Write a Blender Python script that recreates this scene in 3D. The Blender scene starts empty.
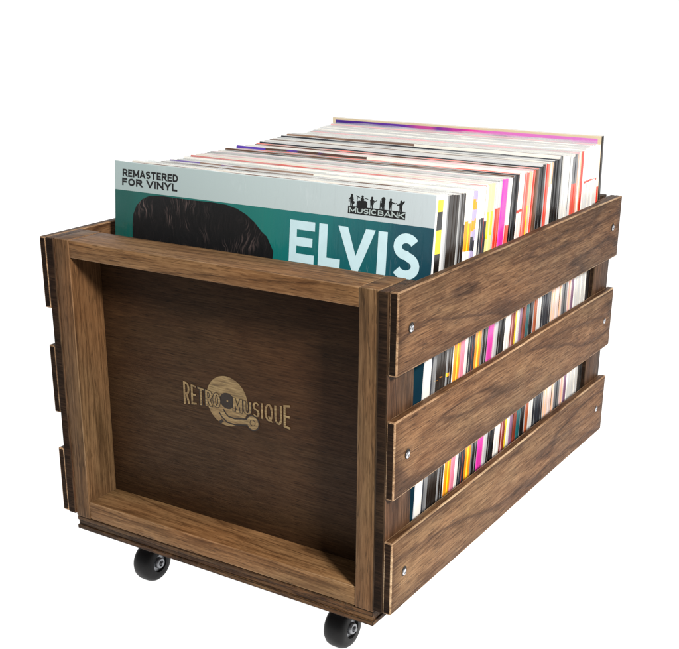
import bpy, bmesh, math, random
from mathutils import Vector, Matrix

scene = bpy.context.scene
COL = scene.collection

# ------------------------------------------------------------------ camera
def make_camera():
    az, el, ro = -0.5643, 0.3612, 0.0039
    f = Vector((math.sin(az)*math.cos(el), math.cos(az)*math.cos(el), -math.sin(el)))
    r = Vector((math.cos(az), -math.sin(az), 0))
    u = r.cross(f)
    r2 = math.cos(ro)*r + math.sin(ro)*u
    u2 = -math.sin(ro)*r + math.cos(ro)*u
    m = Matrix((r2, u2, -f)).transposed().to_4x4()
    m.translation = Vector((0.5455, -0.6698, 0.2009))
    cd = bpy.data.cameras.new('camera')
    cd.sensor_fit = 'HORIZONTAL'; cd.sensor_width = 36
    cd.lens = 1115.29/679*36
    cd.shift_x = (339.5-331.80)/679
    cd.shift_y = (409.01-324.5)/679
    cd.clip_start = 0.02; cd.clip_end = 200
    c = bpy.data.objects.new('camera', cd); COL.objects.link(c)
    c.matrix_world = m
    scene.camera = c
make_camera()

# ------------------------------------------------------------------ light
world = bpy.data.worlds.new('World'); scene.world = world
world.use_nodes = True
bg = world.node_tree.nodes['Background']
bg.inputs[0].default_value = (1, 1, 1, 1)
bg.inputs[1].default_value = 0.26           # dim white studio round the added glowing sweep

def area(name, target, direction, dist, size, power, color=(1, 1, 1)):
    l = bpy.data.lights.new(name, 'AREA'); l.shape = 'SQUARE'; l.size = size
    l.energy = power; l.color = color
    o = bpy.data.objects.new(name, l); COL.objects.link(o)
    d = Vector(direction).normalized()
    o.location = Vector(target) + d*dist
    o.rotation_euler = (-d).to_track_quat('-Z', 'Y').to_euler()
    return o
area('key_softbox', (0, .15, -.1), (1.65, -1.0, 1.15), 1.7, .24, 50, (1, .955, .89))

scene.view_settings.view_transform = 'Standard'
scene.view_settings.look = 'None'
scene.view_settings.exposure = 0
scene.view_settings.gamma = 1

# ------------------------------------------------------------------ helpers
FLOOR = -.3300
def lin(c):
    c = c/255
    return c/12.92 if c <= .04045 else ((c+.055)/1.055)**2.4
def rgb(r, g, b, k=1.0): return (lin(r)*k, lin(g)*k, lin(b)*k, 1)

class NT:
    def __init__(s, name):
        s.m = bpy.data.materials.new(name); s.m.use_nodes = True
        s.t = s.m.node_tree; s.n = s.t.nodes; s.l = s.t.links
        s.b = s.n['Principled BSDF']
    def add(s, typ, **kw):
        x = s.n.new(typ)
        for k, v in kw.items(): setattr(x, k, v)
        return x
    def set(s, sock, v):
        if isinstance(v, bpy.types.NodeSocket): s.l.new(v, sock)
        elif v is not None: sock.default_value = v
    def math(s, op, a, b=None, clamp=False):
        x = s.add('ShaderNodeMath', operation=op, use_clamp=clamp)
        s.set(x.inputs[0], a)
        if b is not None: s.set(x.inputs[1], b)
        return x.outputs[0]
    def vmath(s, op, a, b):
        x = s.add('ShaderNodeVectorMath', operation=op)
        s.set(x.inputs[0], a); s.set(x.inputs[1], b)
        return x.outputs[0]
    def noise(s, vec, scale, detail=3, rough=.5, dist=0.0):
        x = s.add('ShaderNodeTexNoise')
        s.set(x.inputs['Vector'], vec); x.inputs['Scale'].default_value = scale
        x.inputs['Detail'].default_value = detail; x.inputs['Roughness'].default_value = rough
        x.inputs['Distortion'].default_value = dist
        return x.outputs[0]
    def ramp(s, fac, stops):
        x = s.add('ShaderNodeValToRGB'); e = x.color_ramp.elements
        while len(e) < len(stops): e.new(.5)
        for el, (p, c) in zip(e, stops):
            el.position = p; el.color = c if len(c) == 4 else (*c, 1)
        s.set(x.inputs[0], fac)
        return x.outputs[0]
    def mix(s, fac, a, b, mode='MIX'):
        x = s.add('ShaderNodeMix', data_type='RGBA', blend_type=mode)
        s.set(x.inputs[0], fac); s.set(x.inputs[6], a); s.set(x.inputs[7], b)
        return x.outputs[2]
    def bump(s, h, strength, dist=.001):
        x = s.add('ShaderNodeBump'); x.inputs['Strength'].default_value = strength
        x.inputs['Distance'].default_value = dist
        s.set(x.inputs['Height'], h); s.l.new(x.outputs[0], s.b.inputs['Normal'])
        return x.outputs[0]

def gray(v): return (v, v, v, 1)

def wood(name, axis, dark, mid, light, ring=16.0, rough=.5, stain=.75, fig=5.0, fiber=1.0, along=.16, ringk=1.0, spec=.13, burn_hw=None):
    """stained wood: grain contours along `axis`, fibre streaks, pores and blotchy stain"""
    s = NT(name)
    tc = s.add('ShaderNodeTexCoord'); oi = s.add('ShaderNodeObjectInfo')
    off = s.add('ShaderNodeCombineXYZ')
    for i, k in enumerate((7.3, 3.1, 5.7)):
        s.set(off.inputs[i], s.math('MULTIPLY', oi.outputs['Random'], k))
    base = s.vmath('ADD', tc.outputs['Object'], off.outputs[0])
    def stretch(along, across):
        v = [across]*3; v['xyz'.index(axis)] = along
        return s.vmath('MULTIPLY', base, tuple(v))
    # long, lazy growth-ring contours (cathedral figure)
    n1 = s.noise(stretch(along*fig, fig), 3.2, 2.5, .45, .35)
    ringv = s.math('FRACT', s.math('MULTIPLY', n1, ring))
    ringc = s.ramp(ringv, [(0, gray(.0)), (.07, gray(.7)), (.5, gray(1)), (.88, gray(.6)), (1, gray(.0))])
    fib = s.noise(stretch(34, 720), 1.0, 5, .66, .2)
    fib2 = s.noise(stretch(75, 1150), 1.0, 2, .55)
    blot = s.noise(stretch(5, 19), 1.0, 6, .66, .9)
    blot2 = s.noise(stretch(38, 150), 1.0, 4, .65, .5)
    v = s.math('MULTIPLY', ringc, .30*ringk)
    v = s.math('ADD', v, s.math('MULTIPLY', s.math('SUBTRACT', fib, .5), 1.15*fiber))
    v = s.math('ADD', v, s.math('MULTIPLY', s.math('SUBTRACT', blot2, .5), .36))
    v = s.math('ADD', v, s.math('MULTIPLY', s.math('SUBTRACT', blot, .5), stain*1.9))
    v = s.math('ADD', v, .5-.20*ringk, True)
    c = s.ramp(v, [(.05, dark), (.46, mid), (.92, light)])
    hue = s.noise(stretch(6, 14), 1.0, 4, .55)
    c = s.mix(s.ramp(hue, [(.42, gray(0)), (.66, gray(.6))]), c, (1.0, .78, .62, 1), 'MULTIPLY')
    c = s.mix(s.ramp(hue, [(.28, gray(.5)), (.46, gray(0))]), c, (.84, .92, .84, 1), 'MULTIPLY')
    if burn_hw:
        # torch-darkened borders: distance to the board's long edges and ends, broken up by noise
        sp = s.add('ShaderNodeSeparateXYZ'); s.set(sp.inputs[0], tc.outputs['Object'])
        nz = s.math('MULTIPLY', s.math('SUBTRACT', blot, .5), .55)
        ez = s.math('ADD', s.math('DIVIDE', s.math('ABSOLUTE', sp.outputs[2]), burn_hw[1]), nz)
        ey = s.math('ADD', s.math('SUBTRACT', s.math('DIVIDE', s.math('ABSOLUTE', sp.outputs[1]), .03), burn_hw[0]/.03-1.05), nz)
        ed = s.ramp(s.math('MAXIMUM', ez, ey), [(.55, gray(0)), (1.0, gray(.55))])
        c = s.mix(ed, c, tuple(x*1.6 for x in dark[:3])+(1,))
    pore = s.ramp(fib2, [(.33, gray(1)), (.43, gray(0))])
    c = s.mix(s.math('MULTIPLY', pore, .6), c, tuple(x*.7 for x in dark[:3])+(1,))
    fleck = s.ramp(fib2, [(.62, gray(0)), (.72, gray(1))])
    c = s.mix(s.math('MULTIPLY', fleck, .30), c, light)
    tone = s.math('ADD', s.math('MULTIPLY', s.math('FRACT', s.math('MULTIPLY', oi.outputs['Random'], 13.7)), .30), .84)
    tc3 = s.add('ShaderNodeCombineXYZ')
    for i in range(3): s.set(tc3.inputs[i], tone)
    c = s.mix(1.0, c, tc3.outputs[0], 'MULTIPLY')
    s.set(s.b.inputs['Base Color'], c)
    s.set(s.b.inputs['Roughness'], s.ramp(fib, [(.3, gray(rough+.14)), (.7, gray(rough-.06))]))
    s.b.inputs['Specular IOR Level'].default_value = spec
    h = s.math('ADD', s.math('MULTIPLY', fib, .6), s.math('MULTIPLY', fib2, .4))
    h = s.math('ADD', h, s.math('MULTIPLY', ringc, .15))
    s.bump(h, .5, .0004)
    return s.m

def plain(name, col, rough=.5, metal=0, coat=0, spec=.5):
    s = NT(name)
    tc = s.add('ShaderNodeTexCoord')
    n = s.noise(tc.outputs['Object'], 90, 4, .6)
    s.set(s.b.inputs['Base Color'], s.mix(s.ramp(n, [(.3, gray(.0)), (.7, gray(.35))]), col, tuple(x*.72 for x in col[:3])+(1,)))
    s.set(s.b.inputs['Roughness'], s.ramp(n, [(.3, gray(max(.03, rough-.08))), (.7, gray(rough+.08))]))
    s.b.inputs['Metallic'].default_value = metal
    s.b.inputs['Coat Weight'].default_value = coat
    s.b.inputs['Specular IOR Level'].default_value = spec
    return s.m

def link(name, me, parent=None):
    """link a mesh whose verts are in world space; origin moves to its centre"""
    vs = [v.co for v in me.vertices]
    lo = Vector([min(v[i] for v in vs) for i in range(3)]); hi = Vector([max(v[i] for v in vs) for i in range(3)])
    c = (lo+hi)/2
    me.transform(Matrix.Translation(-c))
    o = bpy.data.objects.new(name, me); COL.objects.link(o)
    if parent:
        o.parent = parent
        o.location = c - world_loc(parent)
    else: o.location = c
    return o
def world_loc(o):
    p = Vector(o.location)
    while o.parent: o = o.parent; p = p + Vector(o.location)
    return p

def smooth(me, ang=40):
    for p in me.polygons: p.use_smooth = True
    bm = bmesh.new(); bm.from_mesh(me)
    for e in bm.edges:
        if len(e.link_faces) == 2 and e.calc_face_angle(0) > math.radians(ang): e.smooth = False
    bm.to_mesh(me); bm.free()

def board(name, x0, x1, y0, y1, z0, z1, mats, parent, bev=.0011, seg=2, wob=.00025, seed=0, end=None):
    """a sawn board with softened, rubbed edges. mats = (face, worn edge, end grain); end = axis of the grain"""
    rnd = random.Random(seed+hash((round(x0, 4), round(y0, 4), round(z0, 4))) % 9999)
    bm = bmesh.new()
    bmesh.ops.create_cube(bm, size=1)
    for v in bm.verts:
        v.co = Vector((x0 if v.co.x < 0 else x1, y0 if v.co.y < 0 else y1, z0 if v.co.z < 0 else z1))
    for f in bm.faces:
        f.material_index = 0
        if end is not None and abs(f.normal['xyz'.index(end)]) > .9 and len(mats) > 2: f.material_index = 2
    bm.normal_update()
    for f in bm.faces:
        if end is not None and abs(f.normal['xyz'.index(end)]) > .9 and len(mats) > 2: f.material_index = 2
    # cut along the length so that the edges can wander a little
    ax = max(range(3), key=lambda i: (x1-x0, y1-y0, z1-z0)[i])
    L = (x1-x0, y1-y0, z1-z0)[ax]; lo = (x0, y0, z0)[ax]
    n = max(3, int(L/.012))
    for i in range(1, n):
        p = [0, 0, 0]; p[ax] = lo+L*i/n
        nn = [0, 0, 0]; nn[ax] = 1
        bmesh.ops.bisect_plane(bm, geom=bm.verts[:]+bm.edges[:]+bm.faces[:], plane_co=p, plane_no=nn)
    edges = [e for e in bm.edges if len(e.link_faces) == 2 and e.calc_face_angle(0) > 1.0]
    bmesh.ops.bevel(bm, geom=edges, offset=bev, segments=seg, profile=.55, affect='EDGES',
                    material=1 if len(mats) > 1 else 0, clamp_overlap=True)
    ph = [rnd.uniform(0, 6.28) for _ in range(6)]
    for v in bm.verts:
        t = v.co[ax]
        for k in range(3):
            if k != ax:
                v.co[k] += wob*(math.sin(t*19+ph[k])+.5*math.sin(t*47+ph[k+3]))*.5
                pass
    me = bpy.data.meshes.new(name); bm.to_mesh(me); bm.free()
    for m in mats: me.materials.append(m)
    smooth(me, 35)
    return link(name, me, parent)

def lathe(prof, seg=40, axis='x'):
    bm = bmesh.new(); rings = []
    for a, r in prof:
        ring = []
        for i in range(seg):
            t = 2*math.pi*i/seg
            p = (a, r*math.cos(t), r*math.sin(t))
            ring.append(bm.verts.new(p))
        rings.append(ring)
    for A, B in zip(rings, rings[1:]):
        for i in range(seg):
            bm.faces.new((A[i], A[(i+1) % seg], B[(i+1) % seg], B[i]))
    bm.faces.new(rings[0][::-1]); bm.faces.new(rings[-1])
    bmesh.ops.recalc_face_normals(bm, faces=bm.faces[:])
    return bm
def to_obj(name, bm, mat, parent, off=(0, 0, 0), ang=40):
    me = bpy.data.meshes.new(name)
    bmesh.ops.translate(bm, verts=bm.verts, vec=Vector(off))
    bm.to_mesh(me); bm.free(); me.materials.append(mat); smooth(me, ang)
    return link(name, me, parent)
def empty(name, loc, parent=None):
    o = bpy.data.objects.new(name, None); COL.objects.link(o)
    o.empty_display_size = .02
    if parent: o.parent = parent; o.location = Vector(loc)-world_loc(parent)
    else: o.location = loc
    return o

# flat printed or engraved shapes: lists of (x, z) polygons laid on a plane facing -y
def flat(name, polys, y, mat, parent, thick=.00012, local=False):
    bm = bmesh.new()
    for k, poly in enumerate(polys):
        vs = [bm.verts.new((p[0], y-thick-(k % 23)*.0000012, p[1])) for p in poly]
        try: f = bm.faces.new(vs)
        except ValueError: continue
    bm.normal_update()
    for f in bm.faces:
        if f.normal.y > 0: f.normal_flip()
    bmesh.ops.triangulate(bm, faces=bm.faces[:])
    me = bpy.data.meshes.new(name); bm.to_mesh(me); bm.free(); me.materials.append(mat)
    if local:
        o = bpy.data.objects.new(name, me); COL.objects.link(o); o.parent = parent
        return o
    return link(name, me, parent)

def stroke(pts, w, w2=None):
    """a list of quads following a path"""
    out = []; n = len(pts); w2 = w if w2 is None else w2
    L = []
    for i, p in enumerate(pts):
        a = Vector(pts[max(0, i-1)]); b = Vector(pts[min(n-1, i+1)])
        d = (b-a).normalized(); nn = Vector((-d.y, d.x)); ww = w+(w2-w)*i/(n-1)
        L.append((Vector(p)+nn*ww/2, Vector(p)-nn*ww/2))
    return [[tuple(x) for x in [p[0] for p in L]]+[tuple(x) for x in reversed([p[1] for p in L])]]
def circle(cx, cz, r, n=40, rx=None):
    return [(cx+(rx or r)*math.cos(2*math.pi*i/n), cz+r*math.sin(2*math.pi*i/n)) for i in range(n)]

def _arc(cx, cy, rx, ry, a0, a1, n=12):
    return [(cx+rx*math.cos(math.radians(a0+(a1-a0)*i/n)), cy+ry*math.sin(math.radians(a0+(a1-a0)*i/n))) for i in range(n+1)]
GL = {
 'R': [[(0, 0), (0, 1)], [(0, 1)]+_arc(.55, .74, .45, .26, 90, -90)+[(0, .48)], [(.5, .48), (1, 0)]],
 'E': [[(0, 0), (0, 1)], [(0, 1), (1, 1)], [(0, .5), (.88, .5)], [(0, 0), (1, 0)]],
 'M': [[(0, 0), (0, 1)], [(1, 0), (1, 1)], [(0, 1), (.5, .12)], [(.5, .12), (1, 1)]],
 'A': [[(0, 0), (.5, 1)], [(.5, 1), (1, 0)], [(.22, .26), (.78, .26)]],
 'S': [_arc(.5, .75, .5, .25, 25, 270)+_arc(.5, .25, .5, .25, 90, -155)[1:]],
 'T': [[(0, 1), (1, 1)], [(.5, 0), (.5, 1)]],
 'D': [[(0, 0), (0, 1)], [(0, 1)]+_arc(.4, .5, .6, .5, 90, -90, 16)+[(0, 0)]],
 'F': [[(0, 0), (0, 1)], [(0, 1), (1, 1)], [(0, .5), (.85, .5)]],
 'O': [_arc(.5, .5, .5, .5, 90, 450, 28)],
 'Q': [_arc(.5, .5, .5, .5, 90, 450, 28), [(.55, .25), (.95, -.06)]],
 'V': [[(0, 1), (.5, 0)], [(.5, 0), (1, 1)]],
 'I': [[(.5, 0), (.5, 1)]],
 'N': [[(0, 0), (0, 1)], [(1, 0), (1, 1)], [(0, 1), (1, 0)]],
 'Y': [[(0, 1), (.5, .45)], [(1, 1), (.5, .45)], [(.5, .45), (.5, 0)]],
 'L': [[(0, 0), (0, 1)], [(0, 0), (1, 0)]],
 'U': [[(0, 1), (0, .35)]+_arc(.5, .32, .5, .32, 180, 360)[1:]+[(1, 1)]],
 'C': [_arc(.5, .5, .5, .5, 42, 318, 20)],
 'B': [[(0, 0), (0, 1)], [(0, 1)]+_arc(.5, .76, .42, .24, 90, -90)+[(0, .52)], [(0, .52)]+_arc(.55, .26, .45, .26, 90, -90)+[(0, 0)]],
 'K': [[(0, 0), (0, 1)], [(0, .40), (1, 1)], [(.3, .55), (1, 0)]],
}
GW = {'I': 0.0, 'M': 1.3, 'N': 1.05, 'O': 1.12, 'Q': 1.12, 'E': .8, 'L': .78, 'F': .78, 'S': .88, 'T': .95, 'C': 1.05, 'V': 1.1, 'A': 1.1, 'D': 1.05}
def word_polys(word, x0, x1, z0, z1, t, gap=.9, grow=0.0, only=None, warp=None):
    """bold capitals drawn as thick strokes; t = stroke width, gap = letter gap in strokes"""
    n = len(word); ws = [0.0 if c == ' ' else GW.get(c, 1.0) for c in word]
    fixed = sum(t for c in word)+gap*t*(n-1)+t*.6*word.count(' ')
    unit = ((x1-x0)-fixed)/sum(ws); x = x0; out = []
    for k, (ch, w) in enumerate(zip(word, ws)):
        lw = unit*w
        if ch != ' ' and (only is None or k in only):
            for path in GL[ch]:
                pts = [Vector((x+t/2+lw*u, z0+t/2+(z1-z0-t)*v)) for u, v in path]
                tt = t+2*grow
                closed = (pts[0]-pts[-1]).length < 1e-6
                if not closed:
                    e = tt/2 if len(path) == 2 and (path[0][0] == path[1][0] or path[0][1] == path[1][1]) else (tt*.18 if len(path) == 2 else grow)
                    d0 = (pts[0]-pts[1]).normalized(); d1 = (pts[-1]-pts[-2]).normalized()
                    pts[0] = pts[0]+d0*e; pts[-1] = pts[-1]+d1*e
                    if len(path) == 2 and path[0][0] != path[1][0] and path[0][1] != path[1][1]:
                        # diagonal ends are cut level with the top and foot of the letter
                        d = pts[1]-pts[0]; hx = tt/2*d.length/max(1e-9, abs(d.y))
                        lo, hi = (pts[0], pts[1]) if d.y > 0 else (pts[1], pts[0])
                        full0 = z0-grow if min(path[0][1], path[1][1]) <= .0 else lo.y
                        full1 = z1+grow if max(path[0][1], path[1][1]) >= 1.0 else hi.y
                        D_ = hi-lo
                        lo2 = lo+D_*((full0-lo.y)/D_.y); hi2 = lo+D_*((full1-lo.y)/D_.y)
                        q = [(lo2.x-hx, lo2.y), (lo2.x+hx, lo2.y), (hi2.x+hx, hi2.y), (hi2.x-hx, hi2.y)]
                        out.append(q); continue
                m = len(pts)
                L, Rr = [], []
                for i, p in enumerate(pts):
                    a = pts[i-1] if i else (pts[-2] if closed else p); b = pts[i+1] if i < m-1 else (pts[1] if closed else p)
                    d = (b-a).normalized(); nn = Vector((-d.y, d.x))
                    L.append(p+nn*tt/2); Rr.append(p-nn*tt/2)
                for i in range(m-1):
                    out.append([tuple(L[i]), tuple(L[i+1]), tuple(Rr[i+1]), tuple(Rr[i])])
        x += lw+t+gap*t+(t*.6 if ch == ' ' else 0)
    if warp: out = [[(px, warp(px, pz)) for px, pz in q] for q in out]
    return out

# ------------------------------------------------------------------ the surface it stands on
def make_floor():
    """white ground with an added glow that hides shadows: a flat bed that sweeps up behind the crate"""
    s = NT('glowing_white_ground')
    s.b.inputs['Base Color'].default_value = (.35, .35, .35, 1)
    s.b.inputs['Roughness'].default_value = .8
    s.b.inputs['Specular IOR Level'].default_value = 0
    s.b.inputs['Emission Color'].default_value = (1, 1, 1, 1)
    s.b.inputs['Emission Strength'].default_value = 1.0  # glow added so ground and background stay pure white, without shadow
    prof = [(-.42, 0), (1.6, 0)]
    for i in range(1, 13):
        a = math.radians(90*i/12); prof.append((1.6+.8*math.sin(a), .8-.8*math.cos(a)))
    prof.append((2.4, 3.6))
    bm = bmesh.new(); rows = []
    for hw in (-2.6, 2.6):
        rows.append([bm.verts.new((hw, y, z)) for y, z in prof])
    for i in range(len(prof)-1):
        f = bm.faces.new((rows[0][i], rows[1][i], rows[1][i+1], rows[0][i+1])); f.smooth = True
    me = bpy.data.meshes.new('ground'); bm.to_mesh(me); bm.free(); me.materials.append(s.m)
    o = bpy.data.objects.new('ground', me); COL.objects.link(o); o.location = (0, .1, FLOOR)
    o.rotation_euler = (0, 0, .5643)
    o['kind'] = 'structure'; o['label'] = 'plain white surface with added glow under and behind the crate'
make_floor()

# ------------------------------------------------------------------ wood
D_, M_, L_ = (.022, .0092, .0038, 1), (.100, .049, .0225, 1), (.31, .178, .086, 1)
slat_w = wood('stained_slat_wood', 'y', D_, M_, L_, ring=8, stain=.22, fig=4.0, fiber=.88, ringk=1.2, burn_hw=(.238, .0317))
frame_z = wood('stained_pine_upright', 'z', (.030, .0155, .0068, 1), (.098, .053, .024, 1), (.235, .138, .068, 1), ring=14, stain=.22, fig=11, along=.03, fiber=.7, ringk=1.2)
frame_x = wood('stained_pine_crosswise', 'x', (.036, .0165, .0068, 1), (.124, .064, .027, 1), (.29, .168, .078, 1), ring=12, stain=.34, fig=9, along=.05, fiber=.8, ringk=1.2)
post_z = wood('dark_stained_post_wood', 'z', (.014, .007, .004, 1), (.060, .030, .016, 1), (.17, .090, .048, 1), ring=8, stain=.65, fig=8)
panel_w = wood('dark_plywood', 'x', (.0130, .0064, .0030, 1), (.043, .0212, .0096, 1), (.100, .054, .025, 1), ring=4, stain=.24, fig=2.5, rough=.5, ringk=.35, fiber=.7)
base_w = wood('dark_edge_plywood', 'x', (.008, .0045, .003, 1), (.042, .021, .010, 1), (.13, .072, .032, 1), ring=8, stain=.9, fig=8)
edge_w = wood('rubbed_edge_with_highlight', 'y', (.07, .038, .020, 1), (.24, .148, .084, 1), (.50, .36, .23, 1), ring=6, stain=1.0, fig=9)  # rubbed pale edges, lightened further to put an edge highlight into the colour
edge_d = wood('rubbed_dark_edge', 'z', (.012, .007, .004, 1), (.030, .017, .009, 1), (.10, .060, .032, 1), ring=6, stain=1.0, fig=9)
soft_z = wood('worn_pine_edge_upright', 'z', (.06, .034, .016, 1), (.16, .095, .048, 1), (.33, .21, .12, 1), ring=6, stain=.35, fig=9, fiber=.6)
soft_x = wood('worn_pine_edge_crosswise', 'x', (.06, .034, .016, 1), (.17, .10, .05, 1), (.35, .22, .12, 1), ring=6, stain=.35, fig=9, fiber=.6)
end_w = wood('dark_end_grain', 'x', (.004, .0022, .0015, 1), (.013, .007, .004, 1), (.045, .025, .014, 1), ring=6, stain=.5, fig=12, ringk=.3, rough=.8, spec=.1)

steel = plain('bright_zinc_steel', (.72, .73, .76, 1), .22, 1)
dull_steel = plain('dull_steel', (.40, .41, .43, 1), .35, 1)
hubm = plain('scuffed_zinc', (.34, .35, .37, 1), .45, 1)
rubber = plain('black_rubber', (.006, .006, .0065, 1), .5, 0, 0, .2)
plastic = plain('black_plastic', (.02, .02, .022, 1), .3)
recess_shade = plain('screw_recess_shade', (.012, .008, .006, 1), .8)

# ------------------------------------------------------------------ crate
W = .161; WJ = .0166; TB = .0088; TS = .0076; D = .4758
ZB = -.2631
crate = empty('record_crate', (0, D/2, FLOOR))
crate['label'] = 'dark stained wooden slatted crate on small black casters, packed with vinyl records'
crate['category'] = 'crate'

for sx in (-1, 1):
    a, b = sorted((sx*W, sx*(W-WJ)))
    board('stile', a+(.0002 if sx < 0 else 0), b, 0, .0405, ZB, 0, (frame_z, soft_z, frame_x), crate, end='z', bev=.0007, seed=sx)
x0, x1 = -(W-WJ)+.0001, (W-WJ)-.0001
board('rail', x0, x1, .0006, .0404, -.0155, -.0004, (frame_x, soft_x, end_w), crate, end='x', bev=.0007)
board('rail', x0, x1, .0006, .0404, ZB+.0003, -.2458, (frame_x, soft_x, end_w), crate, end='x', bev=.0007, seed=4)
panel = board('front_panel', x0+.0002, x1-.0002, .0369, .0400, -.2456, -.0157, (panel_w,), crate, bev=.0002, wob=.0001)
board('back_panel', -W, W, .4625, .4754, ZB+.0005, -.0004, (panel_w, edge_d), crate, bev=.0009)
# base: plies of the bottom board, and the stock above it
for i, (z0, z1, ins) in enumerate(((-.2762, -.2722, 0.0), (-.2720, -.2676, .0010), (-.2674, -.2633, .0003))):
    board('base_board', -W+ins, W-ins, ins, D-.002-ins, z0, z1, (base_w, edge_d if i != 1 else base_w), crate, bev=.0007, wob=.0003, seed=i*7+1)

for sx in (-1, 1):
    for (ya, yb) in ((-.0011, .0405), (.4309, .4749)):
        a, b = sorted((sx*(W+(.0002 if ya < .2 else .0042)), sx*(W+TB)))
        board('corner_post', a, b, ya, yb, -.2611, -.0003, (post_z, edge_d, end_w), crate, end='y', bev=.0008, seed=int(ya*1e3)+sx)

def screw(parent, x, y, z, sx):
    o = empty('screw', (x, y, z), parent)
    bm = lathe([(0.0, .0000001), (.00002, .0032), (.00012, .0036), (.00001, .0041)], 32)  # flat dark disc: the shade of a sunk recess put into its colour
    if sx < 0: bmesh.ops.scale(bm, vec=(-1, 1, 1), verts=bm.verts)
    h = to_obj('screw', bm, recess_shade, parent, (x, y, z))
    bpy.data.objects.remove(o)
    prof = [(.0001, .0028), (.0006, .0028), (.0010, .0024), (.0011, .0016), (.0008, .0012), (.0006, .0010), (.0005, .0000001)]
    bm = lathe(prof, 28)
    if sx < 0: bmesh.ops.scale(bm, vec=(-1, 1, 1), verts=bm.verts)
    bm2 = bmesh.new()
    me = h.data
    # head joins its dark disc so that the screw is one mesh with two materials
    tmp = bpy.data.meshes.new('tmp')
    bmesh.ops.translate(bm, verts=bm.verts, vec=Vector((x, y, z))-world_loc(h)+Vector((0, -.0006, -.0004)))
    bm.to_mesh(tmp); bm.free()
    bm2.from_mesh(me); n0 = len(bm2.faces); bm2.from_mesh(tmp)
    bm2.faces.ensure_lookup_table()
    for f in bm2.faces[n0:]: f.material_index = 1
    bm2.to_mesh(me); bm2.free(); bpy.data.meshes.remove(tmp)
    me.materials.append(steel); smooth(me)
    h.name = 'screw'

SL = ((-.0634, 0.0), (-.1622, -.0983), (-.2609, -.1978))
for sx in (-1, 1):
    for k, (z0, z1) in enumerate(SL):
        a, b = sorted((sx*(W+TB+.0001), sx*(W+TB+TS)))
        s = board('side_slat', a, b, -.0007, D, z0, z1, (slat_w, edge_w, end_w), crate, end='y', bev=.0012, seg=3, wob=.0004, seed=k*3+sx)
        zc = (-.0300, -.1298, -.2302)[k]
        for yy in (.0197, .4541):
            screw(s, sx*(W+TB+TS+.0001), yy, zc, sx)

def caster(x, y, rz):
    c = empty('caster', (x, y, -.2764), crate)
    r = .0192; w = .0100
    z = FLOOR+r
    prof = [(-w, .0090), (-w, .0122), (-w*.93, .0160), (-w*.72, .0180), (-w*.4, .0190), (0, r), (w*.4, .0190), (w*.72, .0180), (w*.93, .0160), (w, .0122), (w, .0090), (w*.75, .0085), (-w*.75, .0085)]
    to_obj('tyre', lathe(prof, 64), rubber, c, (x, y, z))
    prof = [(-w*.8, .0092), (w*.72, .0092), (w*.72, .0054), (w*1.0, .0052), (w*1.12, .0046), (w*1.14, .0030), (w*1.0, .0028), (w*1.0, .0018), (w*1.35, .0017), (w*1.38, .00001)]
    to_obj('hub', lathe(prof, 40), hubm, c, (x, y, z))
    bm = bmesh.new()
    def box(x0, x1, y0, y1, z0, z1):
        g = bmesh.ops.create_cube(bm, size=1)['verts']
        for v in g: v.co = Vector((x0 if v.co.x < 0 else x1, y0 if v.co.y < 0 else y1, z0 if v.co.z < 0 else z1))
    box(x-.017, x+.017, y-.017, y+.019, -.2790, -.2764)
    box(x-w-.003, x+w+.003, y-.007, y+.013, -.2845, -.2792)
    to_obj('bracket', bm, dull_steel, c, ang=30)
    return c
for x in (-.1035, .1105):
    for y in (.0365, .435): caster(x, y, 0)

# engraved emblem on the front panel
s = NT('pale_engraved_wood')
tc = s.add('ShaderNodeTexCoord')
v = s.vmath('MULTIPLY', tc.outputs['Object'], (60, 1, 700))
n = s.noise(v, 1, 4, .6, .5); n2 = s.noise(tc.outputs['Object'], 45, 3)
c = s.ramp(n, [(.32, (.07, .042, .016, 1)), (.5, (.20, .135, .055, 1)), (.68, (.33, .24, .115, 1))])
c = s.mix(s.ramp(n2, [(.4, gray(0)), (.75, gray(.6))]), c, (.17, .095, .035, 1))
s.set(s.b.inputs['Base Color'], c); s.b.inputs['Roughness'].default_value = .6
gold = s.m
burn = plain('burnt_engraving_line', (.016, .009, .005, 1), .7)

PY = .0368
cx, cz, R = -.0077, -.1297, .0225
disc = circle(cx, cz, R, 56, R*.98)
flat('emblem', [disc], PY, gold, panel, .00003)
# dark label and pale centre dot
flat('emblem', [circle(cx+.0004, cz+.0003, .0072, 32, .0080)], PY-.00007, burn, panel, .00003)
flat('emblem', [circle(cx+.0006, cz+.0004, .0009, 16)], PY-.00014, gold, panel, .00003)
arm = [(-.0140, -.1395), (-.0112, -.1432), (-.0070, -.1461), (.0005, -.1467), (.0080, -.1452), (.0155, -.1441)]
flat('emblem', stroke(arm, .0074, .0064)+stroke([(-.0125, -.1480), (-.0160, -.1508)], .0028)+[circle(.0192, -.1439, .0072, 30)], PY-.00014, burn, panel, .00003)
flat('emblem', stroke(arm, .0046, .0040)+[circle(.0192, -.1439, .0060, 30)], PY-.00021, gold, panel, .00003)
ringp = []
for i in range(20):
    a0, a1 = 2*math.pi*i/20, 2*math.pi*(i+1)/20
    ringp.append([(.0192+r*math.cos(a), -.1439+r*math.sin(a)) for r, a in ((.0030, a0), (.0030, a1), (.0024, a1), (.0024, a0))])
flat('emblem', ringp, PY-.00028, burn, panel, .00003)
top = lambda u: -.1200-.0052*(1-(2*u-1)**2)
bot = lambda u: -.1416+.0048*(1-(2*u-1)**2)
def warp(px, pz):
    u = min(1, max(0, (px+.0552)/.1132)); v = (pz-0)/1.0
    return bot(u)+(top(u)-bot(u))*(pz+.142)/.022
A1, A2 = (-.0552, -.0148), (-.0008, .0580)
LW = .0021
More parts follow.
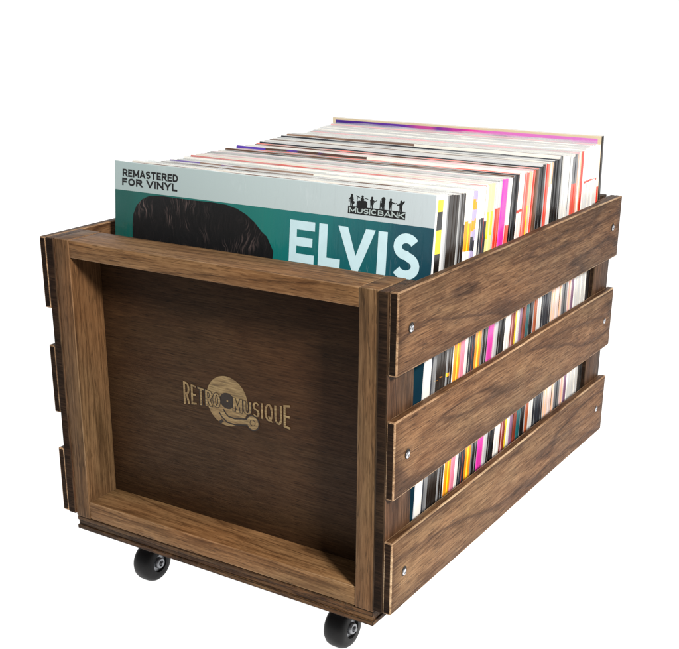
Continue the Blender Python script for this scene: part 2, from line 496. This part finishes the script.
flat('emblem', word_polys('RETRO', *A1, -.142, -.120, LW, .75, .0007, (2, 3, 4), warp)+word_polys('MUSIQUE', *A2, -.142, -.120, LW, .75, .0007, (0, 1), warp), PY-.00034, burn, panel, .00003)
flat('emblem', word_polys('RETRO', *A1, -.142, -.120, LW, .75, 0, None, warp)+word_polys('MUSIQUE', *A2, -.142, -.120, LW, .75, 0, None, warp), PY-.00041, gold, panel, .00003)

# ------------------------------------------------------------------ records
def sleeve_mat(name, col, rough=.38, streak=.12, scale=400, dirt=.25):
    s = NT(name)
    tc = s.add('ShaderNodeTexCoord')
    n = s.noise(s.vmath('MULTIPLY', tc.outputs['Object'], (scale*2, scale*3, scale*.05)), 1, 3, .6)
    n2 = s.noise(tc.outputs['Object'], 35, 3)
    c = s.mix(s.ramp(n, [(.35, gray(streak)), (.6, gray(0))]), col, tuple(x*.35 for x in col[:3])+(1,))
    c = s.mix(s.ramp(n2, [(.45, gray(0)), (.8, gray(dirt))]), c, (.55, .53, .5, 1))
    s.set(s.b.inputs['Base Color'], c)
    s.b.inputs['Roughness'].default_value = rough
    s.b.inputs['Coat Weight'].default_value = .3; s.b.inputs['Coat Roughness'].default_value = .15
    return s.m
PAL = dict(
    white=(235, 234, 230), cream=(238, 228, 205), palegrey=(186, 188, 192), lav=(168, 158, 196), grey=(120, 122, 126),
    darkbrown=(34, 27, 23), black=(16, 16, 17), slate=(42, 46, 56), orange=(240, 150, 20), yellow=(246, 214, 30), paleyel=(240, 226, 150),
    red=(214, 50, 30), coral=(226, 98, 82), pink=(226, 130, 156), magenta=(224, 50, 170), brick=(130, 50, 30), rust=(170, 82, 40),
    mauve=(132, 96, 128), teal=(20, 92, 98), pinkwhite=(240, 220, 214), peach=(236, 184, 150), brown=(96, 66, 48), purple=(84, 40, 150),
    edge=(212, 212, 208), edgewarm=(214, 209, 200), edgegrey=(196, 198, 200), edgepink=(230, 180, 186), edgebrown=(104, 78, 58), checkyel=(240, 226, 10), inkblack=(14, 14, 14))
_m = {}
def pm(n):
    if n not in _m:
        c = rgb(*PAL[n])
        dk = n in ('black', 'slate', 'darkbrown', 'inkblack')
        _m[n] = sleeve_mat('card_'+n, c, streak=.5 if dk else (.03 if n.startswith('edge') else .12), dirt=.05 if dk or n.startswith('edge') else .12)
        if n in ('black', 'slate', 'darkbrown', 'inkblack'): pass
    return _m[n]

# vinyl-dark sleeves get slim lighter streaks from their worn edges
def sleeve_mesh(rnd, t, w, h, spine, bands, topc, front, left='edge', A=.00038):
    """one closed record sleeve standing on z=0, front face at y=0, spine on the right"""
    names = []
    def mi(n):
        if n not in names: names.append(n)
        return names.index(n)
    bm = bmesh.new()
    zs = {0.0, h}
    for z0, z1, c in bands: zs.add(max(0, z0)); zs.add(min(h, z1))
    zs |= {h*k/5 for k in range(1, 5)} | {h-.0004}
    zs = sorted(zs)
    zz = [zs[0]]
    for z in zs[1:]:
        if z-zz[-1] > 1e-5: zz.append(z)
    c = min(.0008, t*.28)
    nx = 9
    a1, a2, a3 = rnd.uniform(0, 6), rnd.uniform(0, 6), rnd.uniform(0, 6)
    def wob(x, z): return A*(math.sin(x*17+a1)+.5*math.sin(x*43+a2)+.6*math.sin(z*19+a3))*min(1, z/h+.1)
    xs = [-w/2+c+(w-2*c)*i/nx for i in range(nx+1)]
    out = [(x, 0) for x in xs]+[(w/2, c)]+[(w/2+.0001, t/2)]+[(w/2, t-c)]+[(x, t) for x in reversed(xs)]+[(-w/2, t-c), (-w/2, c)]
    tag = ['f']*nx+['s']*4+['b']*nx+['l']*3
    rings = []
    tilt = rnd.uniform(-.0008, .0008)
    for iz, z in enumerate(zz):
        ins = .0003 if iz == len(zz)-1 else 0
        rings.append([bm.verts.new((x-(ins if x > 0 else -ins), y+wob(x, z)+(ins if y < t/2 else -ins), z+tilt*(x/w)*(z/h)+(.00025*math.sin(x*60+a2)*(z/h)))) for x, y in out])
    alt = {'black': 'grey', 'slate': 'grey', 'darkbrown': 'grey', 'white': 'palegrey', 'coral': 'red', 'red': 'coral', 'orange': 'yellow', 'yellow': 'paleyel', 'magenta': 'pink', 'peach': 'white', 'pinkwhite': 'peach', 'grey': 'slate', 'lav': 'mauve'}
    e1 = rnd.random() < .6; e2 = rnd.random() < .3
    for iz, (A_, B_) in enumerate(zip(rings, rings[1:])):
        zm = (zz[iz]+zz[iz+1])/2
        col = spine
        for z0, z1, cc in bands:
            if z0 <= zm <= z1: col = cc
        for i in range(len(out)):
            j = (i+1) % len(out)
            f = bm.faces.new((A_[i], A_[j], B_[j], B_[i]))
            cc2 = col
            if (i == nx and e1) or (i == nx+3 and e2): cc2 = alt.get(col, col)
            f.material_index = mi({'f': front, 's': cc2, 'b': topc, 'l': left}[tag[i]])
            f.smooth = True
    # the top: strips between front and back edge
    T = rings[-1]; n = len(out)
    for i in range(nx):
        f = bm.faces.new((T[i], T[i+1], T[n-1-2-i-1], T[n-1-2-i])); f.material_index = mi(topc)
    f = bm.faces.new([T[nx], T[nx+1], T[nx+2], T[nx+3], T[nx+4]]); f.material_index = mi(topc)
    f = bm.faces.new([T[n-3], T[n-2], T[n-1], T[0]]); f.material_index = mi(topc)
    bm.faces.new(rings[0][::-1])
    bmesh.ops.recalc_face_normals(bm, faces=bm.faces[:])
    for e in bm.edges:
        if len(e.link_faces) == 2 and e.calc_face_angle(0) > .6: e.smooth = False
    me = bpy.data.meshes.new('record_sleeve'); bm.to_mesh(me); bm.free()
    for nme in names: me.materials.append(FR[nme] if nme in FR else pm(nme))
    return me

def film_mat():
    s = NT('clear_film')
    tr = s.add('ShaderNodeBsdfTransparent'); mx = s.add('ShaderNodeMixShader')
    tr.inputs[0].default_value = (.97, .98, .98, 1)
    s.b.inputs['Base Color'].default_value = (.85, .86, .87, 1); s.b.inputs['Roughness'].default_value = .12
    tc = s.add('ShaderNodeTexCoord')
    n = s.noise(s.vmath('MULTIPLY', tc.outputs['Object'], (14, 14, 60)), 1, 1, .5)
    s.set(mx.inputs[0], s.ramp(n, [(.35, gray(.06)), (.7, gray(.30))]))
    s.l.new(tr.outputs[0], mx.inputs[1]); s.l.new(s.b.outputs[0], mx.inputs[2])
    o = s.n['Material Output']; s.l.new(mx.outputs[0], o.inputs[0])
    return s.m
film = film_mat()
def film_sheet(rnd, t, w, h):
    """the open lip of a clear outer sleeve, a thin folded wall round the top of the card"""
    bm = bmesh.new(); nx = 26; a = rnd.uniform(0, 6); b = rnd.uniform(0, 6); lip = rnd.uniform(.0008, .0018)
    th = .00012
    def row(y, z, top): return [bm.verts.new((-w/2+.0006+(w-.0028)*i/nx, y+(.0004*math.sin(i*.9+a) if top else 0), z+(lip*.35*math.sin(i*.55+b)+lip*.15*math.sin(i*1.7+a) if top else 0))) for i in range(nx+1)]
    y = t+.00008
    r = [row(y, h-.05, False), row(y, h+lip, True), row(y+th, h+lip, True), row(y+th, h-.05, False)]
    for k in range(4):
        A, B = r[k], r[(k+1) % 4]
        for i in range(nx):
            f = bm.faces.new((A[i], A[i+1], B[i+1], B[i])); f.smooth = True
    for i in (0, nx): bm.faces.new([q[i] for q in r])
    bmesh.ops.recalc_face_normals(bm, faces=bm.faces[:])
    me = bpy.data.meshes.new('outer_sleeve'); bm.to_mesh(me); bm.free(); me.materials.append(film)
    return me

# --- cover prints
def cover_front():
    s = NT('shrink_wrapped_front_cover')
    tc = s.add('ShaderNodeTexCoord'); sp = s.add('ShaderNodeSeparateXYZ'); s.set(sp.inputs[0], tc.outputs['Object'])
    x, z = sp.outputs[0], sp.outputs[2]
    fx = s.math('MULTIPLY', s.math('ADD', x, .16), 3.12)
    n = s.noise(s.vmath('MULTIPLY', tc.outputs['Object'], (14, 1, 5)), 1, 3, .5)
    g = s.math('ADD', fx, s.math('MULTIPLY', s.math('SUBTRACT', n, .5), .5))
    teal = s.ramp(g, [(0, rgb(2, 84, 78)), (.45, rgb(8, 112, 106)), (.66, rgb(12, 106, 108)), (.86, rgb(16, 76, 90)), (1.05, rgb(14, 52, 70))])
    band = s.ramp(fx, [(0, rgb(166, 186, 188)), (.5, rgb(178, 195, 198)), (1, rgb(184, 196, 202))])
    m = s.math('GREATER_THAN', z, .2952)
    s.set(s.b.inputs['Base Color'], s.mix(m, teal, band))
    s.b.inputs['Roughness'].default_value = .45
    s.b.inputs['Coat Weight'].default_value = 1; s.b.inputs['Coat Roughness'].default_value = .10
    # shrink-wrap: taut diagonal creases, denser near the middle
    v = s.add('ShaderNodeMapping'); v.inputs['Rotation'].default_value = (0, math.radians(28), 0); v.inputs['Scale'].default_value = (120, 1, 12)
    s.set(v.inputs['Vector'], tc.outputs['Object'])
    w = s.noise(v.outputs[0], 1, 4, .55, .9)
    v2 = s.add('ShaderNodeMapping'); v2.inputs['Rotation'].default_value = (0, math.radians(-50), 0); v2.inputs['Scale'].default_value = (240, 1, 30)
    s.set(v2.inputs['Vector'], tc.outputs['Object'])
    w2 = s.noise(v2.outputs[0], 1, 2, .5, .5)
    mask = s.ramp(s.noise(tc.outputs['Object'], 9, 2), [(.42, gray(.1)), (.62, gray(1))])
    h = s.math('MULTIPLY', s.math('ADD', w, s.math('MULTIPLY', w2, .35)), mask)
    bp = s.add('ShaderNodeBump'); bp.inputs['Strength'].default_value = .9; bp.inputs['Distance'].default_value = .0060
    s.set(bp.inputs['Height'], h); s.l.new(bp.outputs[0], s.b.inputs['Coat Normal'])
    return s.m
def cover_back_record():
    s = NT('purple_to_pink_cover')
    tc = s.add('ShaderNodeTexCoord'); sp = s.add('ShaderNodeSeparateXYZ'); s.set(sp.inputs[0], tc.outputs['Object'])
    fx = s.math('MULTIPLY', s.math('ADD', sp.outputs[0], .16), 3.12)
    n = s.noise(s.vmath('MULTIPLY', tc.outputs['Object'], (26, 1, 40)), 1, 3, .6)
    g = s.math('ADD', fx, s.math('MULTIPLY', s.math('SUBTRACT', n, .5), .22))
    c = s.ramp(g, [(0, rgb(62, 30, 130)), (.28, rgb(96, 44, 160)), (.38, rgb(190, 70, 150)), (.44, rgb(104, 46, 150)), (.52, rgb(226, 60, 160)), (.62, rgb(214, 110, 190)), (1, rgb(206, 120, 196))])
    edge = s.math('GREATER_THAN', s.math('ABSOLUTE', sp.outputs[0]), .1565)
    top = s.math('GREATER_THAN', sp.outputs[2], .3225)
    s.set(s.b.inputs['Base Color'], s.mix(s.math('MAXIMUM', edge, top), c, rgb(206, 190, 160)))
    s.b.inputs['Roughness'].default_value = .4
    return s.m
def cover_split(name, c1, c2, c3, cut):
    """a cover with a darker picture strip over its left part"""
    s = NT(name)
    tc = s.add('ShaderNodeTexCoord'); sp = s.add('ShaderNodeSeparateXYZ'); s.set(sp.inputs[0], tc.outputs['Object'])
    n = s.noise(s.vmath('MULTIPLY', tc.outputs['Object'], (30, 1, 60)), 1, 3, .6)
    c = s.ramp(n, [(.35, c2), (.5, c2), (.6, c1), (.75, c3)])
    c = s.mix(s.math('LESS_THAN', sp.outputs[0], -.12), c, c1)
    s.set(s.b.inputs['Base Color'], s.mix(s.math('GREATER_THAN', sp.outputs[0], cut), c, rgb(226, 222, 214)))
    s.b.inputs['Roughness'].default_value = .4
    return s.m
FR = dict(front_cover=cover_front(), back_cover=cover_back_record(), split_cover=cover_split('purple_brown_cover', rgb(88, 60, 170), rgb(80, 58, 50), rgb(190, 120, 110), -.002),
          half_brown_cover=cover_split('brown_strip_cover', rgb(150, 120, 100), rgb(120, 96, 84), rgb(170, 150, 170), .0),
          half_lavender_cover=cover_split('lavender_strip_cover', rgb(120, 104, 170), rgb(140, 116, 104), rgb(200, 170, 150), .006))

Z0 = -.2629
def lean_of(y):
    T = [(.05, .085), (.13, .085), (.22, .10), (.25, .085), (.32, .03), (.39, .0), (.44, -.045), (.456, -.06), (.6, -.06)]
    for (a, p), (b, q) in zip(T, T[1:]):
        if a <= y <= b: return p+(q-p)*(y-a)/(b-a)
    return T[0][1]
def top_of(y):
    T = [(0, .0545), (.09, .0535), (.1, .0515), (.11, .0492), (.14, .048), (.2, .0497), (.25, .049), (.28, .0497), (.32, .0515), (.347, .0530), (.372, .050), (.403, .0532), (.44, .0545), (.6, .0545)]
    for (a, p), (b, q) in zip(T, T[1:]):
        if a <= y <= b: return p+(q-p)*(y-a)/(b-a)
    return .05

ORD = ['first', 'second', 'third', 'fourth', 'fifth', 'sixth', 'seventh', 'eighth', 'ninth']
# y at the upper gap, count, spine colour low, spine colour above the top slat, extra bands [(z0, z1, colour)], top edge colours, label
ROWS = [
 (.0655, .0685, 1, 'white', 'white', [], ['edge'], None),
 (.0687, .0800, 1, 'white', 'white', [(.044, .053, 'checkyel'), (.030, .044, 'inkblack'), (.012, .030, 'checkyel'), (-.006, .012, 'inkblack'), (-.03, -.006, 'checkyel')], ['edge'],
  'white sleeve with yellow and black checked spine, directly behind the green front album'),
 (.0803, .0905, 2, 'white', 'white', [], ['edge', 'edgewarm'], '{o} plain white sleeve behind the yellow and black checked spine'),
 (.0905, .0961, 1, 'grey', 'palegrey', [], ['edgegrey'], 'grey sleeve with pale lavender spine just in front of the six dark brown sleeves'),
 (.0961, .1291, 6, 'darkbrown', 'darkbrown', [(-.0975, -.0962, 'orange')], ['edgewarm', 'edge', 'edge', 'edgewarm', 'edgegrey', 'edgebrown'], '{o} dark brown sleeve from the front in the near block of six dark spines'),
 (.1291, .1311, 1, 'white', 'white', [(-.03, .024, 'inkblack')], ['edge'], 'very thin white sleeve with black lower spine, right behind the dark brown block'),
 (.1311, .1424, 2, 'orange', 'white', [(.002, .026, 'orange')], ['edge', 'edgewarm'], '{o} white sleeve with a solid orange block low on its spine'),
 (.1424, .1514, 2, 'pink', 'lav', [(.035, .042, 'orange'), (.018, .026, 'orange'), (-.0, .01, 'slate')], ['edge', 'edgegrey'], '{o} lavender spined sleeve with small orange marks, behind the orange block spines'),
 (.1514, .1577, 1, 'white', 'white', [], ['edge'], 'plain white sleeve between the lavender spines and the white ones ending in black'),
 (.1577, .1703, 3, 'slate', 'white', [(-.04, .022, 'slate')], ['edge', 'edgepink', 'edge'], '{o} sleeve whose white spine turns dark slate halfway down, before the yellow spines'),
 (.1703, .1833, 2, 'orange', 'paleyel', [(.006, .027, 'yellow')], ['edgewarm', 'edge'], '{o} pale yellow spined sleeve with a brighter yellow block'),
 (.1833, .1877, 1, 'grey', 'palegrey', [], ['edgepink'], 'thin light grey sleeve directly behind the pale yellow spines'),
 (.1877, .1965, 2, 'black', 'palegrey', [(-.06, .026, 'red')], ['edge', 'edgewarm'], '{o} grey spined sleeve with a red lower block, just before the magenta sleeves'),
 (.1965, .2100, 2, 'magenta', 'magenta', [], ['edgepink', 'edge'], '{o} bright magenta spined sleeve in the middle of the crate'),
 (.2100, .2169, 1, 'palegrey', 'white', [(-.06, .010, 'coral')], ['edge'], 'white sleeve with coral lower spine directly behind the magenta pair'),
 (.2169, .2332, 3, 'black', 'black', [], ['edge', 'edgebrown', 'edge'], '{o} black spined sleeve in the trio behind the magenta pair'),
 (.2332, .2452, 2, 'white', 'pinkwhite', [(.017, .0195, 'red')], ['edge', 'edge'], '{o} off-white sleeve with a small red dash, behind the middle black trio'),
 (.2452, .2549, 2, 'brick', 'coral', [], ['edgegrey', 'edge'], '{o} coral red sleeve behind the spines with a red dash'),
 (.2549, .2601, 1, 'yellow', 'peach', [(-.05, .020, 'yellow')], ['edgewarm'], 'peach spined sleeve turning yellow lower down, between two red pairs'),
 (.2601, .2652, 1, 'white', 'peach', [], ['edge'], 'thin peach and white sleeve right behind the yellow and peach one'),
 (.2652, .2738, 2, 'mauve', 'coral', [], ['edgepink', 'edge'], '{o} coral sleeve turning mauve lower down, before the thick far black block'),
 (.2738, .2803, 1, 'brick', 'brown', [], ['edgebrown'], 'brown sleeve with brick red lower spine, in front of the teal spines'),
 (.2803, .2890, 2, 'teal', 'black', [], ['edge', 'edgegrey'], '{o} black sleeve whose spine shows teal between the side slats'),
 (.2890, .3001, 2, 'black', 'black', [], ['edge', 'edge'], '{o} all-black sleeve behind the teal spines'),
 (.3001, .3069, 1, 'rust', 'coral', [], ['edgewarm'], 'rust orange sleeve between the black spines and a white pair'),
 (.3069, .3183, 2, 'white', 'peach', [(-.06, .03, 'white')], ['edgebrown', 'edge'], '{o} white sleeve with peach upper spine, behind the rust orange one'),
 (.3183, .3441, 5, 'slate', 'black', [], ['edge', 'edgegrey', 'edge', 'edge', 'edgebrown'], '{o} black sleeve in the far block of five dark spines'),
 (.3441, .3709, 5, 'pinkwhite', 'white', [], ['edge', 'edge', 'edgegrey', 'edge', 'edge'], '{o} pinkish white sleeve directly behind the far dark block'),
 (.3709, .3859, 2, 'grey', 'grey', [(-.05, .022, 'coral')], ['edge', 'edge'], '{o} dark grey sleeve with coral lower spine near the back'),
 (.3859, .3962, 2, 'pinkwhite', 'peach', [], ['edge', 'edgegrey'], '{o} peach spined sleeve just before the orange-red one near the back'),
 (.3962, .4039, 1, 'mauve', 'red', [], ['edge'], 'orange-red sleeve near the back, in front of the last white block'),
 (.4039, .4510, 9, 'white', 'white', [(.0195, .0215, 'red')], ['edge', 'edge', 'edgegrey', 'edge', 'edge', 'edgegrey', 'edge', 'edge', 'edge'], '{o} white sleeve in the last white block before the back'),
 (.4512, .4552, 1, 'orange', 'white', [(-.02, .012, 'red')], ['edge'], 'white sleeve with a thin orange spine, second from the back'),
 (.4554, .4615, 1, 'darkbrown', 'darkbrown', [], ['edgewarm'], None),
]
records = {}
rnd = random.Random(11)
SPLIT_Y = .248
for (ya, yb, n, low, up, bands, tops, lab) in ROWS:
    for k in range(n):
        cuts = (yb-ya)/n
        y = ya+cuts*k; t = cuts-.00028
        first = ya == .0655; last = ya == .4554
        lean = lean_of(y)+rnd.uniform(-.0025, .0025)
        zt = .0560 if first else (.0612 if last else top_of(y)+rnd.uniform(-.0009, .0007))
        h = (zt-Z0)/math.cos(lean)
        w = .3232 if first else .3190 if ya == .0687 else (.3225 if last else .3145+rnd.uniform(-.0012, .0015))
        xr = .1650 if first else .1640 if ya == .0687 else (.1608 if last else .1592+rnd.uniform(-.0008, .0006))
        bl = [(h-.064-.25, h-.064, low)] if low != up else []
        bl += [(z0-Z0+(rnd.uniform(-.002, .002) if n > 1 else 0), z1-Z0+(rnd.uniform(-.003, .003) if n > 1 and z1-z0 > .004 else 0), c) for z0, z1, c in bands]
        # the low colour holds under the top slat
        sp = up
        front = 'front_cover' if first else ('back_cover' if last else rnd.choice(['white', 'palegrey', 'edgegrey', 'palegrey', 'edgewarm', 'edge', 'edgepink', 'edge', 'white', 'grey']))
        if up in ('darkbrown', 'black') and not last: front = rnd.choice(['grey', 'palegrey', 'slate', 'edgegrey'])
        if not first and not last and rnd.random() < .08: front = rnd.choice(['brown', 'lav', 'coral', 'darkbrown', 'paleyel'])
        kk = {(.2332, 1): ('split_cover', .0026), (.1311, 1): ('half_lavender_cover', .0012), (.3183, 4): ('half_brown_cover', .0020)}.get((ya, k))
        if kk: front = kk[0]; h += kk[1]; tp = 'edge'
        tp = tops[k % len(tops)]
        if tops[k % len(tops)] == 'edgebrown' and not kk: front = 'brown'; h += .0003; tp = 'edge'  # brown front puts the shaded line between sleeves into the colour
        me = sleeve_mesh(rnd, t, w, h, sp, bl, tp, front, A=0 if first else .00038)
        o = bpy.data.objects.new('album' if first else 'record_sleeve', me); COL.objects.link(o)
        # the table gives y at z = -.09, so step back along the lean to the foot
        o.location = (xr-w/2, y-lean*(-.09-Z0), Z0+.0001)
        o.rotation_euler = (-lean, 0, 0)
        o['category'] = 'record'; o['group'] = 'records standing in the crate'
        if first: o['label'] = 'front record album with pale band over a teal cover and large ELVIS lettering'
        elif last: o['label'] = 'rearmost and tallest record sleeve, purple to pink cover with dark brown spine'
        else:
            lab_ = lab.format(o=ORD[k]) if n > 1 else lab
            o['label'] = lab_
        records[(ya, k)] = o
        if not first and not last and rnd.random() < .33:
            f = bpy.data.objects.new('outer_sleeve', film_sheet(rnd, t-.0002, w, h)); COL.objects.link(f); f.parent = o

# --- print on the front album (cover local space: x across, z up from the foot)
album = records[(.0655, 0)]
ax = album.location.x
def cl(x, z): return (x-ax+.0010, z-Z0+.0013)
ink = plain('black_print_ink', (.010, .011, .012, 1), .5)
paper = plain('pale_blue_print', rgb(196, 226, 236)[:3]+(1,), .5)
bandm = plain('pale_band_print', rgb(172, 188, 188)[:3]+(1,), .5)
def put(name, polys, mat, lift): return flat(name, [[cl(*p) for p in poly] for poly in polys], -.00004-lift, mat, album, .00004, local=True)

put('small_lettering', word_polys('REMASTERED', -.1494, -.0858, .0430, .0496, .0016, .50)+word_polys('FOR VINYL', -.1500, -.0864, .0352, .0418, .0017, .70), ink, 0)
# big title: geometric capitals
zb, zt = -.0098, .0240
def rect(a, b, c, d): return [(a, c), (b, c), (b, d), (a, d)]
T = []
T += [rect(.0300, .0378, zb, zt), rect(.0378, .0552, zt-.0072, zt), rect(.0378, .0532, .0036, .0108), rect(.0378, .0552, zb, zb+.0072)]
T += [rect(.0592, .0672, zb, zt), rect(.0672, .0800, zb, zb+.0072)]
T += [[(.0772, zt), (.0862, zt), (.0944, zb+.0118), (.1026, zt), (.1114, zt), (.0972, zb-.0006), (.0916, zb-.0006)]]
T += [rect(.1140, .1222, zb, zt)]
S = []
for i in range(15):
    a = math.radians(28+i*(272-28)/14); S.append((.1394+.0078*math.cos(a), .0146+.0066*math.sin(a)))
for i in range(1, 15):
    a = math.radians(92-i*(92+150)/14); S.append((.1392+.0088*math.cos(a), .0002-.0004+.0072*math.sin(a)))
T += stroke(S, .0074)
T = [[(x+.0014+max(0, .0380-x)*.10, z) for x, z in q] for q in T]
put('title_lettering', T, paper, 0)
# band logo: bar with knocked-out name and a row of players
put('badge', [rect(.0866, .1380, .0347, .0407)], ink, 0)
put('badge', word_polys('MUSICBANK', .0878, .1370, .0356, .0398, .00085, .9), bandm, .00008)
def figure(x, h, kind):
    z = .0405; P = []
    hd = h-.0014
    P.append([(x-.0011, z), (x-.0014, z+h*.45), (x-.0017, z+h*.70), (x-.0008, z+h*.80), (x+.0008, z+h*.80), (x+.0017, z+h*.68), (x+.0012, z+h*.42), (x+.0013, z), (x+.0003, z), (x, z+h*.32), (x-.0003, z)])
    P.append(circle(x+.0001, z+h*.89, .00105, 14))
    if kind == 'guitar':
        P += [circle(x+.0006, z+h*.42, .0013, 14)]+stroke([(x+.0006, z+h*.42), (x+.0046, z+h*.74)], .0006)+stroke([(x+.0012, z+h*.7), (x+.0030, z+h*.55)], .0008)
    if kind == 'sax':
        P += stroke([(x+.0002, z+h*.75), (x-.0024, z+h*.55), (x-.0022, z+h*.35)], .0009)+stroke([(x, z+h*.72), (x+.0018, z+h*.5)], .0008)+[circle(x+.0016, z+h*.32, .0012, 12)]
    if kind == 'drum':
        P += [circle(x-.0024, z+.0028, .0023, 18), circle(x+.0024, z+.0030, .0024, 18), rect(x-.0044, x+.0046, z, z+.0046)]+stroke([(x-.0055, z+h*.92), (x-.0020, z+h*.76)], .0007)+stroke([(x+.0020, z+h*.78), (x+.0052, z+h*.72)], .0006)+stroke([(x-.0050, z), (x-.0042, z+h*.85)], .0004)
    if kind == 'big':
        P += [circle(x, z+h*.82, .0018, 16), circle(x-.0006, z+h*.38, .0019, 16)]+stroke([(x-.0026, z), (x-.0024, z+h*.7)], .0008)
    if kind == 'trumpet':
        P += stroke([(x, z+h*.72), (x+.0042, z+h*.60), (x+.0052, z+h*.66)], .0008)
    if kind == 'lean':
        P += stroke([(x-.0010, z+h*.62), (x-.0036, z+h*.56)], .0009)+stroke([(x+.0004, z+h*.6), (x+.0030, z+h*.98)], .0014)
    return P
F = []
for x, h, kd in ((.0896, .0098, 'sax'), (.0992, .0094, 'drum'), (.1078, .0092, 'guitar'), (.1180, .0098, 'big'), (.1244, .0094, 'trumpet'), (.1336, .0086, 'lean')):
    for q in figure(x, h, kd): F.append(q)
# pieces overlap: each a hair in front of the last so that no two faces share a plane
bm = bmesh.new()
me = bpy.data.meshes.new('badge')
for i, q in enumerate(F):
    yy = -.00006-.0000015*i
    vs = [bm.verts.new((cl(*p)[0], yy, cl(*p)[1])) for p in q]
    f = bm.faces.new(vs); f.normal_update()
    if f.normal.y > 0: f.normal_flip()
bmesh.ops.triangulate(bm, faces=bm.faces[:])
bm.to_mesh(me); bm.free(); me.materials.append(ink)
o = bpy.data.objects.new('badge_figures', me); COL.objects.link(o); o.parent = album

# swept dark hair, a generic picture print
s = NT('dark_hair_print')
tc = s.add('ShaderNodeTexCoord')
mp = s.add('ShaderNodeMapping'); mp.inputs['Rotation'].default_value = (0, math.radians(52), 0); mp.inputs['Scale'].default_value = (640, 1, 46)
wv = s.noise(tc.outputs['Object'], 22, 3, .5)
cw = s.add('ShaderNodeCombineXYZ'); s.set(cw.inputs[0], s.math('MULTIPLY', wv, .045)); s.set(cw.inputs[2], s.math('MULTIPLY', wv, .02))
s.set(mp.inputs['Vector'], s.vmath('ADD', tc.outputs['Object'], cw.outputs[0]))
st = s.noise(mp.outputs[0], 1, 3, .6)
patch = s.noise(tc.outputs['Object'], 30, 2, .5)
glint = s.math('MULTIPLY', s.ramp(st, [(.52, gray(0)), (.68, gray(1))]), s.ramp(patch, [(.50, gray(0)), (.68, gray(1))]))
c = s.ramp(st, [(.3, rgb(10, 12, 14)), (.6, rgb(20, 20, 22)), (.75, rgb(44, 38, 38))])
c = s.mix(s.math('MULTIPLY', glint, .5), c, rgb(150, 128, 124))
s.set(s.b.inputs['Base Color'], c); s.b.inputs['Roughness'].default_value = .45
hair = s.m
H = [(-.1375, -.030), (-.1378, .002), (-.1368, .011), (-.1330, .019), (-.1265, .0250), (-.1180, .0288), (-.1060, .0300), (-.0900, .0298), (-.0700, .0296), (-.0500, .0300), (-.0330, .0294),
     (-.0220, .0272), (-.0120, .0232), (-.0030, .0175), (.0040, .0110), (.0095, .0075), (.0135, .0010), (.0165, -.0040), (.0160, -.0100), (.0190, -.030)]
put('picture_print', [H], hair, 0)
